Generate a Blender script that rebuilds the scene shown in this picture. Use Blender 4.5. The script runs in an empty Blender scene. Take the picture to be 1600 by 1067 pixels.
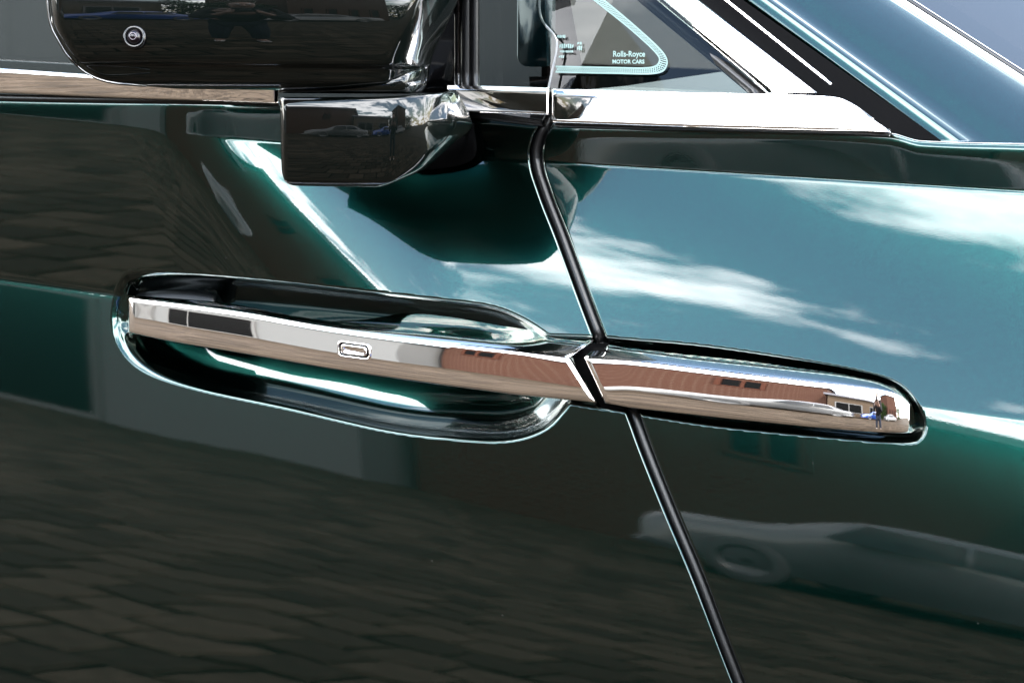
import bpy, bmesh, math, random
import numpy as np
from mathutils import Vector, Matrix

random.seed(7); rng = np.random.default_rng(7)
R = math.radians
SC = bpy.context.scene
COL = SC.collection

# ------------------------------------------------------------------ camera
F = 3778.0                        # focal length in photo pixels (85 mm on 36 mm, 1600 px)
YAW, PITCH, DIST = R(30), R(11), 1.75
AIM = np.array([0.0, 0.0, 0.93])
FWD = np.array([-math.sin(YAW)*math.cos(PITCH), math.cos(YAW)*math.cos(PITCH), -math.sin(PITCH)])
RGT = np.array([math.cos(YAW), math.sin(YAW), 0.0])
UPV = np.cross(RGT, FWD)
CAM = AIM - FWD*DIST
cd = bpy.data.cameras.new('camera'); cam = bpy.data.objects.new('camera', cd); COL.objects.link(cam)
M = Matrix(((RGT[0], UPV[0], -FWD[0], CAM[0]), (RGT[1], UPV[1], -FWD[1], CAM[1]),
            (RGT[2], UPV[2], -FWD[2], CAM[2]), (0, 0, 0, 1)))
cam.matrix_world = M
cd.sensor_width = 36; cd.lens = 85.0; cd.clip_start = 0.05; cd.clip_end = 3000
cd.dof.use_dof = True; cd.dof.focus_distance = 1.72; cd.dof.aperture_fstop = 22.0
SC.camera = cam

# ------------------------------------------------------------------ sky and sun
SUN_EL, SUN_AZ = R(52), R(42)     # azimuth from +Y towards +X : behind the car
w = bpy.data.worlds.new('World'); SC.world = w; w.use_nodes = True
nt = w.node_tree; nt.nodes.clear()
def N(t, **k):
    n = nt.nodes.new(t)
    for a, v in k.items(): setattr(n, a, v)
    return n
def L(a, b): nt.links.new(a, b)
sky = N('ShaderNodeTexSky', sky_type='NISHITA', sun_disc=False)
sky.sun_elevation = SUN_EL; sky.sun_rotation = SUN_AZ; sky.altitude = 100; sky.air_density = 1.6; sky.dust_density = 0.9; sky.ozone_density = 1.0
tc = N('ShaderNodeTexCoord')
sep = N('ShaderNodeSeparateXYZ'); L(tc.outputs['Generated'], sep.inputs[0])
mx = N('ShaderNodeMath', operation='MAXIMUM'); L(sep.outputs['Z'], mx.inputs[0]); mx.inputs[1].default_value = 0.0
ad = N('ShaderNodeMath', operation='ADD'); L(mx.outputs[0], ad.inputs[0]); ad.inputs[1].default_value = 0.12
dx = N('ShaderNodeMath', operation='DIVIDE'); L(sep.outputs['X'], dx.inputs[0]); L(ad.outputs[0], dx.inputs[1])
dy = N('ShaderNodeMath', operation='DIVIDE'); L(sep.outputs['Y'], dy.inputs[0]); L(ad.outputs[0], dy.inputs[1])
cb = N('ShaderNodeCombineXYZ'); L(dx.outputs[0], cb.inputs[0]); L(dy.outputs[0], cb.inputs[1])
cn = N('ShaderNodeTexNoise'); cn.inputs['Scale'].default_value = 1.15; cn.inputs['Detail'].default_value = 10
cn.inputs['Roughness'].default_value = 0.60; cn.inputs['Distortion'].default_value = 0.25
mp = N('ShaderNodeMapping'); mp.inputs['Scale'].default_value = (0.9, 1.8, 1); mp.inputs['Location'].default_value = (19.3, 4.1, 5); L(cb.outputs[0], mp.inputs[0]); L(mp.outputs[0], cn.inputs['Vector'])
cr = N('ShaderNodeValToRGB'); cr.color_ramp.elements[0].position = 0.475; cr.color_ramp.elements[1].position = 0.56
cr.color_ramp.elements[0].color = (.0, .0, .0, 1)
L(cn.outputs['Fac'], cr.inputs[0])
mixc = N('ShaderNodeMix', data_type='RGBA'); L(cr.outputs[0], mixc.inputs[0]); L(sky.outputs[0], mixc.inputs[6])
mixc.inputs[7].default_value = (21, 21.3, 21.8, 1)
bg = N('ShaderNodeBackground'); bg.inputs['Strength'].default_value = 0.15; L(mixc.outputs[2], bg.inputs['Color'])
wo = N('ShaderNodeOutputWorld'); L(bg.outputs[0], wo.inputs[0])
sl = bpy.data.lights.new('sun', 'SUN'); sl.energy = 2.0; sl.angle = R(0.53); sl.color = (1, 0.95, 0.87)
so = bpy.data.objects.new('sun', sl); COL.objects.link(so)
sdir = Vector((math.sin(SUN_AZ)*math.cos(SUN_EL), math.cos(SUN_AZ)*math.cos(SUN_EL), math.sin(SUN_EL)))
so.rotation_euler = sdir.to_track_quat('Z', 'Y').to_euler(); so.location = (3, 6, 8)
vs = SC.view_settings; vs.view_transform = 'Standard'; vs.look = 'None'; vs.gamma = 1; vs.use_curve_mapping = False
vs.exposure = 3.0
SC.cycles.max_bounces = 10; SC.cycles.glossy_bounces = 6; SC.cycles.transparent_max_bounces = 12
SC.cycles.sample_clamp_indirect = 6; SC.cycles.use_denoising = True

# ------------------------------------------------------------------ helpers
def P(u, v, b):
    """photo pixel (u, v) on the upright plane y = -b  (b = metres outboard of the door crease)"""
    u = np.asarray(u, float); v = np.asarray(v, float); b = np.asarray(b, float)
    u, v, b = np.broadcast_arrays(u, v, b)
    d = FWD + RGT*((u-800)/F)[..., None] + UPV*((533.5-v)/F)[..., None]
    t = (-b - CAM[1])/d[..., 1]
    return CAM + d*t[..., None]
def lin(xs, ys):
    xs = np.asarray(xs, float); ys = np.asarray(ys, float)
    return lambda x: np.interp(x, xs, ys)
def smooth(xs, ys):
    """monotone-ish cubic (PCHIP) interpolation with linear extrapolation"""
    xs = np.asarray(xs, float); ys = np.asarray(ys, float)
    h = np.diff(xs); dl = np.diff(ys)/h; m = np.zeros_like(ys)
    m[0] = dl[0]; m[-1] = dl[-1]
    for i in range(1, len(xs)-1):
        if dl[i-1]*dl[i] > 0:
            w1 = 2*h[i]+h[i-1]; w2 = h[i]+2*h[i-1]
            m[i] = (w1+w2)/(w1/dl[i-1]+w2/dl[i])
    def f(x):
        x = np.asarray(x, float); i = np.clip(np.searchsorted(xs, x)-1, 0, len(xs)-2)
        t = (x-xs[i])/h[i]; tt = np.clip(t, 0, 1)
        r = (ys[i]*(1+2*tt)*(1-tt)**2 + m[i]*h[i]*tt*(1-tt)**2 + ys[i+1]*tt**2*(3-2*tt) + m[i+1]*h[i]*tt**2*(tt-1))
        return r + np.where(t < 0, m[i]*h[i]*t, 0) + np.where(t > 1, m[i+1]*h[i]*(t-1), 0)
    return f
def sstep(a, b, x):
    t = np.clip((np.asarray(x, float)-a)/(b-a), 0, 1); return t*t*(3-2*t)
def curve(pts, n=12, closed=True):
    """Catmull-Rom through pixel points"""
    p = np.asarray(pts, float); m = len(p); out = []
    for i in range(m if closed else m-1):
        if closed: a, b, c, d = p[i-1], p[i], p[(i+1) % m], p[(i+2) % m]
        else: a, b, c, d = p[max(i-1, 0)], p[i], p[i+1], p[min(i+2, m-1)]
        for k in range(n):
            t = k/n
            out.append(.5*((2*b)+(c-a)*t+(2*a-5*b+4*c-d)*t*t+(3*b-a-3*c+d)*t**3))
    if not closed: out.append(p[-1])
    return np.array(out)
def inside_dist(U, V, poly):
    """signed distance in pixels, positive inside"""
    shp = U.shape; x = U.ravel(); y = V.ravel()
    best = np.full(x.shape, 1e9); ins = np.zeros(x.shape, bool)
    a = poly; b = np.roll(poly, -1, 0)
    for (x0, y0), (x1, y1) in zip(a, b):
        ex, ey = x1-x0, y1-y0; l2 = ex*ex+ey*ey+1e-9
        t = np.clip(((x-x0)*ex+(y-y0)*ey)/l2, 0, 1)
        best = np.minimum(best, (x-x0-t*ex)**2+(y-y0-t*ey)**2)
        if y0 != y1:
            c = ((y0 > y) != (y1 > y)) & (x < (x1-x0)*(y-y0)/(y1-y0)+x0)
            ins ^= c
    d = np.sqrt(best)
    return np.where(ins, d, -d).reshape(shp)

MATS = {}
def link(o, parent=None):
    COL.objects.link(o)
    if parent is not None: o.parent = parent
    return o
def mesh_obj(name, verts, faces, mat, parent=None, smoothed=True):
    me = bpy.data.meshes.new(name)
    me.from_pydata([tuple(v) for v in verts], [], [tuple(f) for f in faces])
    me.validate(); me.update()
    if smoothed: me.polygons.foreach_set('use_smooth', [True]*len(me.polygons))
    me.materials.append(MATS[mat])
    return link(bpy.data.objects.new(name, me), parent)
def grid_faces(nr, nc, off=0, flip=False):
    i = np.arange(nr-1)[:, None]*nc + np.arange(nc-1)[None, :] + off
    q = np.stack([i, i+1, i+1+nc, i+nc], -1).reshape(-1, 4)
    return q[:, ::-1] if flip else q
def grid_obj(name, pts, mat, parent=None, flip=False, smoothed=True):
    nr, nc, _ = pts.shape
    me = bpy.data.meshes.new(name)
    f = grid_faces(nr, nc, flip=flip)
    me.vertices.add(nr*nc); me.vertices.foreach_set('co', pts.reshape(-1))
    me.loops.add(f.size); me.loops.foreach_set('vertex_index', np.ascontiguousarray(f).reshape(-1).astype(np.int32))
    me.polygons.add(len(f)); me.polygons.foreach_set('loop_start', (np.arange(len(f))*4).astype(np.int32))
    me.update(calc_edges=True); me.validate()
    me.polygons.foreach_set('use_smooth', [smoothed]*len(me.polygons))
    me.materials.append(MATS[mat])
    return link(bpy.data.objects.new(name, me), parent)
def tag(o, label=None, cat=None, group=None, kind=None):
    if label: o['label'] = label
    if cat: o['category'] = cat
    if group: o['group'] = group
    if kind: o['kind'] = kind
    return o
def empty(name, loc, rz=0):
    o = bpy.data.objects.new(name, None); o.location = loc; o.rotation_euler = (0, 0, rz); o.empty_display_size = .1
    return link(o)
def tube(name, path, rad, mat, parent=None, n=12, closed=False, squash=1.0):
    path = np.asarray(path, float); m = len(path)
    rad = np.broadcast_to(np.asarray(rad, float), (m,))
    V = []
    for i in range(m):
        t = path[(i+1) % m if closed else min(i+1, m-1)] - path[i-1 if (closed or i) else 0]
        t /= np.linalg.norm(t)
        a = np.cross(t, [0, 1, 0]); a /= np.linalg.norm(a); c = np.cross(a, t)
        for k in range(n):
            q = 2*math.pi*k/n
            V.append(path[i]+rad[i]*(a*math.cos(q)+c*math.sin(q)*squash))
    Fc = []
    for i in range(m if closed else m-1):
        j = (i+1) % m
        for k in range(n):
            l = (k+1) % n
            Fc.append((i*n+k, i*n+l, j*n+l, j*n+k))
    if not closed: Fc += [tuple(range(n)), tuple(range((m-1)*n, m*n))[::-1]]
    return mesh_obj(name, V, Fc, mat, parent)
def box_mesh(bm, x0, x1, y0, y1, z0, z1):
    vs_ = [bm.verts.new(c) for c in ((x0,y0,z0),(x1,y0,z0),(x1,y1,z0),(x0,y1,z0),(x0,y0,z1),(x1,y0,z1),(x1,y1,z1),(x0,y1,z1))]
    for f in ((3,2,1,0),(4,5,6,7),(0,1,5,4),(1,2,6,5),(2,3,7,6),(3,0,4,7)): bm.faces.new([vs_[i] for i in f])
def bm_obj(name, bm, mat, parent=None, smoothed=False, bevel=0):
    if bevel: bmesh.ops.bevel(bm, geom=bm.edges[:], offset=bevel, segments=2, affect='EDGES', profile=.6)
    bmesh.ops.recalc_face_normals(bm, faces=bm.faces[:])
    me = bpy.data.meshes.new(name); bm.to_mesh(me); bm.free()
    me.polygons.foreach_set('use_smooth', [smoothed]*len(me.polygons))
    me.materials.append(MATS[mat])
    return link(bpy.data.objects.new(name, me), parent)
def box_obj(name, c0, c1, mat, parent=None, bevel=0):
    bm = bmesh.new(); box_mesh(bm, c0[0], c1[0], c0[1], c1[1], c0[2], c1[2])
    return bm_obj(name, bm, mat, parent, bevel=bevel)

# ------------------------------------------------------------------ materials
def mat(name, color=(.5,.5,.5), rough=.5, metal=0., coat=0., coat_rough=.02, coat_ior=1.5, ior=1.5, spec=.5):
    m = bpy.data.materials.new(name); m.use_nodes = True
    p = m.node_tree.nodes['Principled BSDF']
    p.inputs['Base Color'].default_value = (*color, 1); p.inputs['Roughness'].default_value = rough
    p.inputs['Metallic'].default_value = metal; p.inputs['Coat Weight'].default_value = coat
    p.inputs['Coat Roughness'].default_value = coat_rough; p.inputs['Coat IOR'].default_value = coat_ior
    p.inputs['IOR'].default_value = ior; p.inputs['Specular IOR Level'].default_value = spec
    MATS[name] = m
    return m, m.node_tree, p
def node(t_, kind, **k):
    n = t_.nodes.new(kind)
    for a, v in k.items(): setattr(n, a, v)
    return n
def noise(t_, scale, detail=3, rough=.5, vec=None, coord='Object'):
    n = node(t_, 'ShaderNodeTexNoise'); n.inputs['Scale'].default_value = scale; n.inputs['Detail'].default_value = detail
    n.inputs['Roughness'].default_value = rough
    c = node(t_, 'ShaderNodeTexCoord'); t_.links.new(c.outputs[coord], n.inputs['Vector'])
    return n
def ramp(t_, src, p0, c0, p1, c1):
    r = node(t_, 'ShaderNodeValToRGB'); e = r.color_ramp.elements
    e[0].position = p0; e[0].color = (*c0, 1); e[1].position = p1; e[1].color = (*c1, 1)
    t_.links.new(src, r.inputs[0]); return r
def bump(t_, src, strength, dist, to):
    b = node(t_, 'ShaderNodeBump'); b.inputs['Strength'].default_value = strength; b.inputs['Distance'].default_value = dist
    t_.links.new(src, b.inputs['Height']); t_.links.new(b.outputs[0], to); return b

# metallic green lacquer: flakes in the base, clear coat with faint orange peel
def paint(name, col, metal):
    m, t, p = mat(name, col, .2, metal, 1.0, .004, 1.56)
    vo = node(t, 'ShaderNodeTexVoronoi'); vo.inputs['Scale'].default_value = 2600
    c = node(t, 'ShaderNodeTexCoord'); t.links.new(c.outputs['Object'], vo.inputs['Vector'])
    rg = ramp(t, vo.outputs['Color'], .25, tuple(x*.7 for x in col), .95, tuple(x*1.9 for x in col))
    t.links.new(rg.outputs[0], p.inputs['Base Color'])
    n2 = noise(t, 900, 2); bump(t, n2.outputs['Fac'], .008, .0004, p.inputs['Coat Normal'])
    vd = node(t, 'ShaderNodeTexVoronoi'); vd.inputs['Scale'].default_value = 130; t.links.new(c.outputs['Object'], vd.inputs['Vector'])
    sx = node(t, 'ShaderNodeSeparateXYZ'); t.links.new(vd.outputs['Color'], sx.inputs[0])
    gt = node(t, 'ShaderNodeMath', operation='GREATER_THAN'); t.links.new(sx.outputs[0], gt.inputs[0]); gt.inputs[1].default_value = .985
    lt_ = node(t, 'ShaderNodeMath', operation='LESS_THAN'); t.links.new(vd.outputs['Distance'], lt_.inputs[0]); lt_.inputs[1].default_value = .075
    mu = node(t, 'ShaderNodeMath', operation='MULTIPLY'); t.links.new(gt.outputs[0], mu.inputs[0]); t.links.new(lt_.outputs[0], mu.inputs[1])
    dc = node(t, 'ShaderNodeMix', data_type='RGBA'); t.links.new(mu.outputs[0], dc.inputs[0]); t.links.new(rg.outputs[0], dc.inputs[6]); dc.inputs[7].default_value = (.012, .012, .011, 1)
    t.links.new(dc.outputs[2], p.inputs['Base Color'])
    iv = node(t, 'ShaderNodeMath', operation='SUBTRACT'); iv.inputs[0].default_value = 1; t.links.new(mu.outputs[0], iv.inputs[1]); t.links.new(iv.outputs[0], p.inputs['Metallic'])
    nm = node(t, 'ShaderNodeMath', operation='MULTIPLY_ADD'); n3 = noise(t, 60, 4)
    t.links.new(n3.outputs['Fac'], nm.inputs[0]); nm.inputs[1].default_value = .006; nm.inputs[2].default_value = .0
    t.links.new(nm.outputs[0], p.inputs['Coat Roughness'])
paint('green_paint', (.0018, .0175, .0140), 1.0)
m, t, p = mat('chrome', (.87, .83, .79), .035, 1.0)
n = noise(t, 40, 5); r = ramp(t, n.outputs['Fac'],   .35, (.008,)*3, .75, (.03,)*3); t.links.new(r.outputs[0], p.inputs['Roughness'])
m, t, p = mat('gloss_black', (.001, .001, .0012), .3, 0, 1.0, .012, 1.42, spec=.02)
m, t, p = mat('mirror_black', (.0006, .0012, .001), .3, 0, 1.0, .008, 1.41, spec=.02)
m, t, p = mat('rubber', (.0016, .0016, .0018), .34, spec=.3)
n = noise(t, 700, 3); bump(t, n.outputs['Fac'], .15, .0004, p.inputs['Normal'])
mat('matt_black', (.0004, .0004, .0005), .6, spec=.02)
mat('pocket_black', (.0015, .002, .0022), .28, spec=.2)
mat('leather', (.005, .0035, .003), .5, spec=.2)
mat('lens_glass', (.002, .001, .002), .2, 0, 1.0, .01, 1.35, spec=.05)
mat('lens_ring', (.10, .09, .10), .3, 1.0)
mat('housing_edge', (.12, .12, .12), .2, 1.0); mat('etched', (.085, .135, .125), .6)
mat('dark_teal', (.001, .006, .0075), .15, 0, .4)
mat('pale_edge', (.06, .063, .066), .3)
def glass(name, tint, ior=1.5, rough=0.0, refl=1.0):
    m = bpy.data.materials.new(name); m.use_nodes = True; t = m.node_tree; t.nodes.clear(); MATS[name] = m
    o = node(t, 'ShaderNodeOutputMaterial'); tr = node(t, 'ShaderNodeBsdfTransparent'); gl = node(t, 'ShaderNodeBsdfGlossy')
    tr.inputs[0].default_value = (*tint, 1); gl.inputs['Roughness'].default_value = rough
    fr = node(t, 'ShaderNodeFresnel'); fr.inputs[0].default_value = ior
    mi = node(t, 'ShaderNodeMixShader'); t.links.new(fr.outputs[0], mi.inputs[0]); t.links.new(tr.outputs[0], mi.inputs[1]); t.links.new(gl.outputs[0], mi.inputs[2])
    t.links.new(mi.outputs[0], o.inputs[0])
glass('window_glass', (.22, .26, .255), 1.36)
glass('windscreen_glass', (.035, .035, .041), 1.2, .04)

# ------------------------------------------------------------------ the car : body surface
car = empty('car', (0, 0, 0))
tag(car, 'dark green metallic coupe with chrome door handle and gloss black wing mirror', 'car')

K = 0.00047                                              # metres of height for one pixel
v_top = smooth([-300, 0, 437, 735, 862, 1200, 1390, 1440, 1600, 1900], [140, 154, 161, 180, 194, 202, 209, 221, 226, 236])
v_belt = smooth([-300, 0, 437, 735, 850, 1600, 1900], [152, 180, 224, 250, 256, 302, 320])
def v_crease(u): return 437+.1363*np.asarray(u, float)
seam = smooth([160, 178, 192, 215, 240, 260, 300, 370, 400, 500, 533, 640, 700, 800, 900, 1000, 1067, 1400],
              [859, 860, 855, 843, 838, 840, 852, 879, 890, 927, 940, 988, 1010, 1050, 1092, 1130, 1156, 1290])
lowC = smooth([0, 60, 180, 260, 420, 640, 900], [.185, .165, .128, .104, .062, .005, -.09])
s_twist = smooth([-170, -110, -40, 40, 150, 260, 280], [0, .08, .30, .56, .80, 1, 1])
def nz_field(u, v):
    vb, vc, vt = v_belt(u), v_crease(u), v_top(u)
    # A : ledge below the belt moulding
    a = .03 + .55*np.exp(-np.maximum(v-vt, 0)/5) + .03*sstep(1000, 1600, u)
    # B : shoulder ; twists from upright (rear door) to facing the sky (wing)
    ub = 378 + (v-225)*.34
    s = s_twist(np.clip(u-ub, -170, 280))
    fb = np.clip((v-vb)/np.maximum(vc-vb, 1), 0, 1)
    bL = .0 - .115*fb
    bR = .41 - .11*fb
    bb = bL*(1-s)+bR*s
    # C : flank
    c = lowC(v-vc)*(1+.24*u/1600.)
    k1 = sstep(-3, 3, v-vb); k2 = sstep(-4, 5, v-vc)
    nz = a*(1-k1)+bb*k1*(1-k2)+c*k2
    nz += .14*np.exp(-((v-vc-1)/3.5)**2)*(1-sstep(150, 400, u))          # fine lip of the crease on the rear door
    nz += .14*np.exp(-((v-vb)/2.5)**2)*sstep(500, 800, u)
    return nz
# tabulate the body surface by integrating the slope up and down from the crease
GU = np.arange(-420, 1961, 5.0); GV = np.arange(60, 1501, 1.0)
NZ = nz_field(GU[:, None], GV[None, :])
CI = np.cumsum(NZ, 1)*K
c0 = np.array([np.interp(v_crease(uu)-12, GV, CI[i]) for i, uu in enumerate(GU)])
BT = CI - c0[:, None] - 1.3e-8*(np.clip(GU, -420, 1960)[:, None]-500)**2
def body_b(u, v):
    u = np.asarray(u, float); v = np.asarray(v, float); u, v = np.broadcast_arrays(u, v)
    fu = np.clip((u-GU[0])/5.0, 0, len(GU)-1.001); fv = np.clip(v-GV[0], 0, len(GV)-1.001)
    i = fu.astype(int); j = fv.astype(int); a = fu-i; c = fv-j
    return (BT[i, j]*(1-a)+BT[i+1, j]*a)*(1-c)+(BT[i, j+1]*(1-a)+BT[i+1, j+1]*a)*c
def crease_b(u): return body_b(u, v_crease(u))+1.3e-8*(np.asarray(u, float)-500)**2
POCKET = curve([(186, 436), (215, 421), (300, 424), (420, 434), (560, 450), (690, 464), (765, 474), (815, 492), (862, 522), (905, 560),
                (902, 610), (886, 642), (850, 676), (790, 693), (700, 689), (600, 676), (450, 642), (310, 612), (225, 584), (184, 545), (171, 495)])
GUTTER = curve([(800, 530), (900, 524), (1000, 531), (1100, 540), (1225, 558), (1335, 578), (1400, 597), (1432, 628), (1446, 662), (1438, 686),
                (1412, 692), (1320, 685), (1200, 674), (1100, 663), (985, 645), (880, 628), (790, 600)])
PDEP = smooth([0, 4, 14, 40, 90, 140], [0, .0022, .014, .030, .041, .045])
GDEP = smooth([0, 2, 6, 14, 30], [0, .0016, .0085, .0135, .0145])
def recessed_b(u, v, gutter=True):
    b = body_b(u, v)
    sp = inside_dist(u, v, POCKET)
    b = b - np.where(sp > -14, PDEP(np.clip((sp-3)*(.42+.58*sstep(195, 340, u)), 0, 139)), 0) 
    sg = inside_dist(u, v, GUTTER)
    b = b - GDEP(np.clip(sg, 0, 29))*(1-sstep(-10, 30, sp)) 
    return b
def panel(name, u_a, u_b, nr, nc, edge_left, edge_right, parent):
    s = np.linspace(0, 1, nc)[None, :]; tt = np.linspace(0, 1, nr)[:, None]
    U = u_a(np.full((nr, nc), 500.)) + 0*s; V = 200+tt*900+0*s
    for _ in range(12):
        A, B = u_a(V), u_b(V)
        U = A+(B-A)*s
        vt = v_top(U)
        V = vt+(1330-vt)*tt
    Bb = recessed_b(U, V)
    # rolled top edge
    topU = np.repeat(U[:1], 4, 0); topV = np.stack([V[0]-1.5, V[0]-3, V[0]-4, V[0]-4]); topB = np.stack([Bb[0]-.003, Bb[0]-.008, Bb[0]-.02, Bb[0]-.09])
    U = np.concatenate([topU[::-1], U]); V = np.concatenate([topV[::-1], V]); Bb = np.concatenate([topB[::-1], Bb])
    def side(k, sg):
        cu = U[:, [k]]; cv = V[:, [k]]; cb_ = Bb[:, [k]]
        return (np.concatenate([cu+sg*1.5, cu+sg*2.6, cu+sg*3.0, cu+sg*3.0], 1), np.repeat(cv, 4, 1),
                np.concatenate([cb_-.0012, cb_-.0035, cb_-.009, cb_-.03], 1))
    if edge_right:
        a, b_, c = side(-1, 1); U = np.concatenate([U, a], 1); V = np.concatenate([V, b_], 1); Bb = np.concatenate([Bb, c], 1)
    if edge_left:
        a, b_, c = side(0, -1); U = np.concatenate([a[:, ::-1], U], 1); V = np.concatenate([b_[:, ::-1], V], 1); Bb = np.concatenate([c[:, ::-1], Bb], 1)
    return grid_obj(name, P(U, V, Bb), 'green_paint', parent, flip=True)
door = panel('door', lambda v: np.full_like(v, -400.), lambda v: seam(v)-12, 520, 560, False, True, car)
tag(door, 'rear hinged dark green door skin')
wing = panel('front_wing', lambda v: seam(v)+11, lambda v: np.full_like(v, 1950.), 480, 400, True, False, car)

sv = np.linspace(182, 1330, 160)
seal_b = recessed_b(seam(sv), sv)
tube('door_seal', P(seam(sv)+1, sv, np.minimum(seal_b-.008, body_b(seam(sv), sv)-.008)), .0044, 'rubber', car)
gv = np.linspace(120, 1330, 90)[:, None]; gb = body_b(seam(gv), gv)
grid_obj('door_jamb', P(np.concatenate([seam(gv)-30, seam(gv)+45], 1), np.repeat(gv, 2, 1), np.concatenate([gb-.034, gb-.034], 1)), 'matt_black', car, flip=True)

# ------------------------------------------------------------------ chrome door handle and its fixed counterpart on the wing
def handle_profile(vb_, vr, vo, bb_, br, parts=26):
    """back edge -> ridge -> front face -> underside; arrays over stations"""
    fr = np.linspace(0, 1, parts)
    nzf = smooth([0, .03, .08, .3, .6, .9, .97, 1.0], [1.6, .48, .22, .155, .085, -.07, -.45, -1.6])
    ff = np.linspace(0, 1, 400); cum = np.concatenate([[0], np.cumsum((nzf(ff)[1:]+nzf(ff)[:-1])/2)*(ff[1]-ff[0])])
    fr = np.concatenate([np.linspace(0, .16, 9), np.linspace(.2, .88, 12), np.linspace(.91, 1, 8)])
    prof = np.interp(fr, ff, cum)
    H = (vo-vr)
    Vs, Bs = [], []
    for k in np.linspace(0, 1, 9)[:-1]:                       # top face, gently domed
        Vs.append(vb_+(vr-vb_)*k); Bs.append(bb_+(br-bb_)*(1-(1-k)**1.12))
    for f_, q in zip(fr, prof):
        Vs.append(vr+H*f_); Bs.append(br+H*K*q)
    Vs.append(vo-3); Bs.append(Bs[-1]-.006); Vs.append(vo-7); Bs.append(Bs[-1]-.016)
    return np.array(Vs), np.array(Bs)                          # (profile, station)
def chrome_loft(name, us, vback, vridge, vbot, bback, bridge, shift0, shift1, parent, close_tip=False):
    us = np.asarray(us, float)
    Vs, Bs = handle_profile(vback, vridge, vbot, bback, bridge)
    npf = len(Vs)
    hh = np.concatenate([np.linspace(0, 1, 9)[:-1], np.full(npf-8, 1.)])      # 0 back edge .. 1 ridge
    gg = np.concatenate([np.zeros(8), np.clip((Vs[8:, 0]-vridge[0])/(vbot[0]-vridge[0]), 0, 1)])
    s = (us-us[0])/(us[-1]-us[0])
    prof_shift0 = np.where(gg > 0, shift0[1]+(shift0[2]-shift0[1])*gg, shift0[0]+(shift0[1]-shift0[0])*hh)
    prof_shift1 = np.where(gg > 0, shift1[1]+(shift1[2]-shift1[1])*gg, shift1[0]+(shift1[1]-shift1[0])*hh)
    U = us[None, :]+prof_shift0[:, None]*(1-sstep(0, .12, s))[None, :]+prof_shift1[:, None]*sstep(.85, 1, s)[None, :]
    # end caps: roll in over a few millimetres
    def cap(col, sg):
        return [(U[:, col]+sg*1.5, Vs[:, col], Bs[:, col]-.0012), (U[:, col]+sg*3, Vs[:, col], Bs[:, col]-.005), (U[:, col]+sg*4, Vs[:, col], Bs[:, col]-.03)]
    left = cap(0, -1)[::-1]; right = cap(-1, 1)
    UU = np.concatenate([np.stack([c[0] for c in left], 1), U, np.stack([c[0] for c in right], 1)], 1)
    VV = np.concatenate([np.stack([c[1] for c in left], 1), Vs, np.stack([c[1] for c in right], 1)], 1)
    BB = np.concatenate([np.stack([c[2] for c in left], 1), Bs, np.stack([c[2] for c in right], 1)], 1)
    return grid_obj(name, P(UU, VV, BB), 'chrome', parent, flip=True)

hu = np.linspace(203, 900, 90)
h_ridge = smooth([200, 300, 380, 500, 600, 700, 800, 890], [466, 478, 489, 510, 524, 536, 547, 557.5])
h_bot = smooth([200, 260, 349, 530, 700, 930], [519, 532, 547, 578, 603, 633])
h_back = smooth([200, 350, 470, 540, 590, 640, 700, 780, 850, 930], [461, 473, 495, 503, 496, 489, 494, 507, 521, 538])
h_b = smooth([200, 300, 500, 700, 930], [.006, .012, .017, .018, .016])
hb = h_b(hu)+crease_b(hu)
handle = chrome_loft('door_handle', hu, h_back(hu), h_ridge(hu), h_bot(hu), hb-2.2*K*(h_ridge(hu)-h_back(hu)), hb, (0, 0, 0), (28, -12, 30), car)
tag(handle, 'polished chrome bar handle with small keyhole cover')
wu = np.concatenate([np.linspace(930, 1340, 50), 1340+96*np.sin(np.linspace(0.05, 1, 26)*math.pi/2)])
w_ridge = smooth([920, 1000, 1100, 1160, 1256, 1340, 1397, 1422, 1437], [557.5, 565, 577, 584, 595, 604, 614, 630, 655])
w_bot = smooth([950, 1100, 1160, 1287, 1381, 1420, 1437], [633, 650, 656.5, 669, 676, 677, 671])
w_back = smooth([945, 1100, 1160, 1256, 1340, 1397, 1422, 1437], [536, 551, 558, 573, 589, 603, 622, 652])
w_b = smooth([930, 1250, 1360, 1400, 1425, 1437], [.016, .010, .003, -.004, -.012, -.020])
wb = w_b(wu)+crease_b(wu)
finisher = chrome_loft('chrome_finisher', wu, w_back(wu), w_ridge(wu), w_bot(wu), wb-2.2*K*(w_ridge(wu)-w_back(wu)), wb, (10, -16, 18), (0, 0, 0), car)
tag(finisher, 'tapered chrome finisher continuing the handle line on the wing')

# black sheet standing in for the shade between the two chrome pieces
gvv = np.linspace(536, 640, 20)[:, None]
gap_u = smooth([536, 560, 600, 640], [938, 912, 934, 958])(gvv)
grid_obj('handle_gap_shade', P(np.concatenate([gap_u-16, gap_u+16], 1), np.repeat(gvv, 2, 1), np.full((20, 2), .002)), 'matt_black', car, flip=True)

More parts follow.
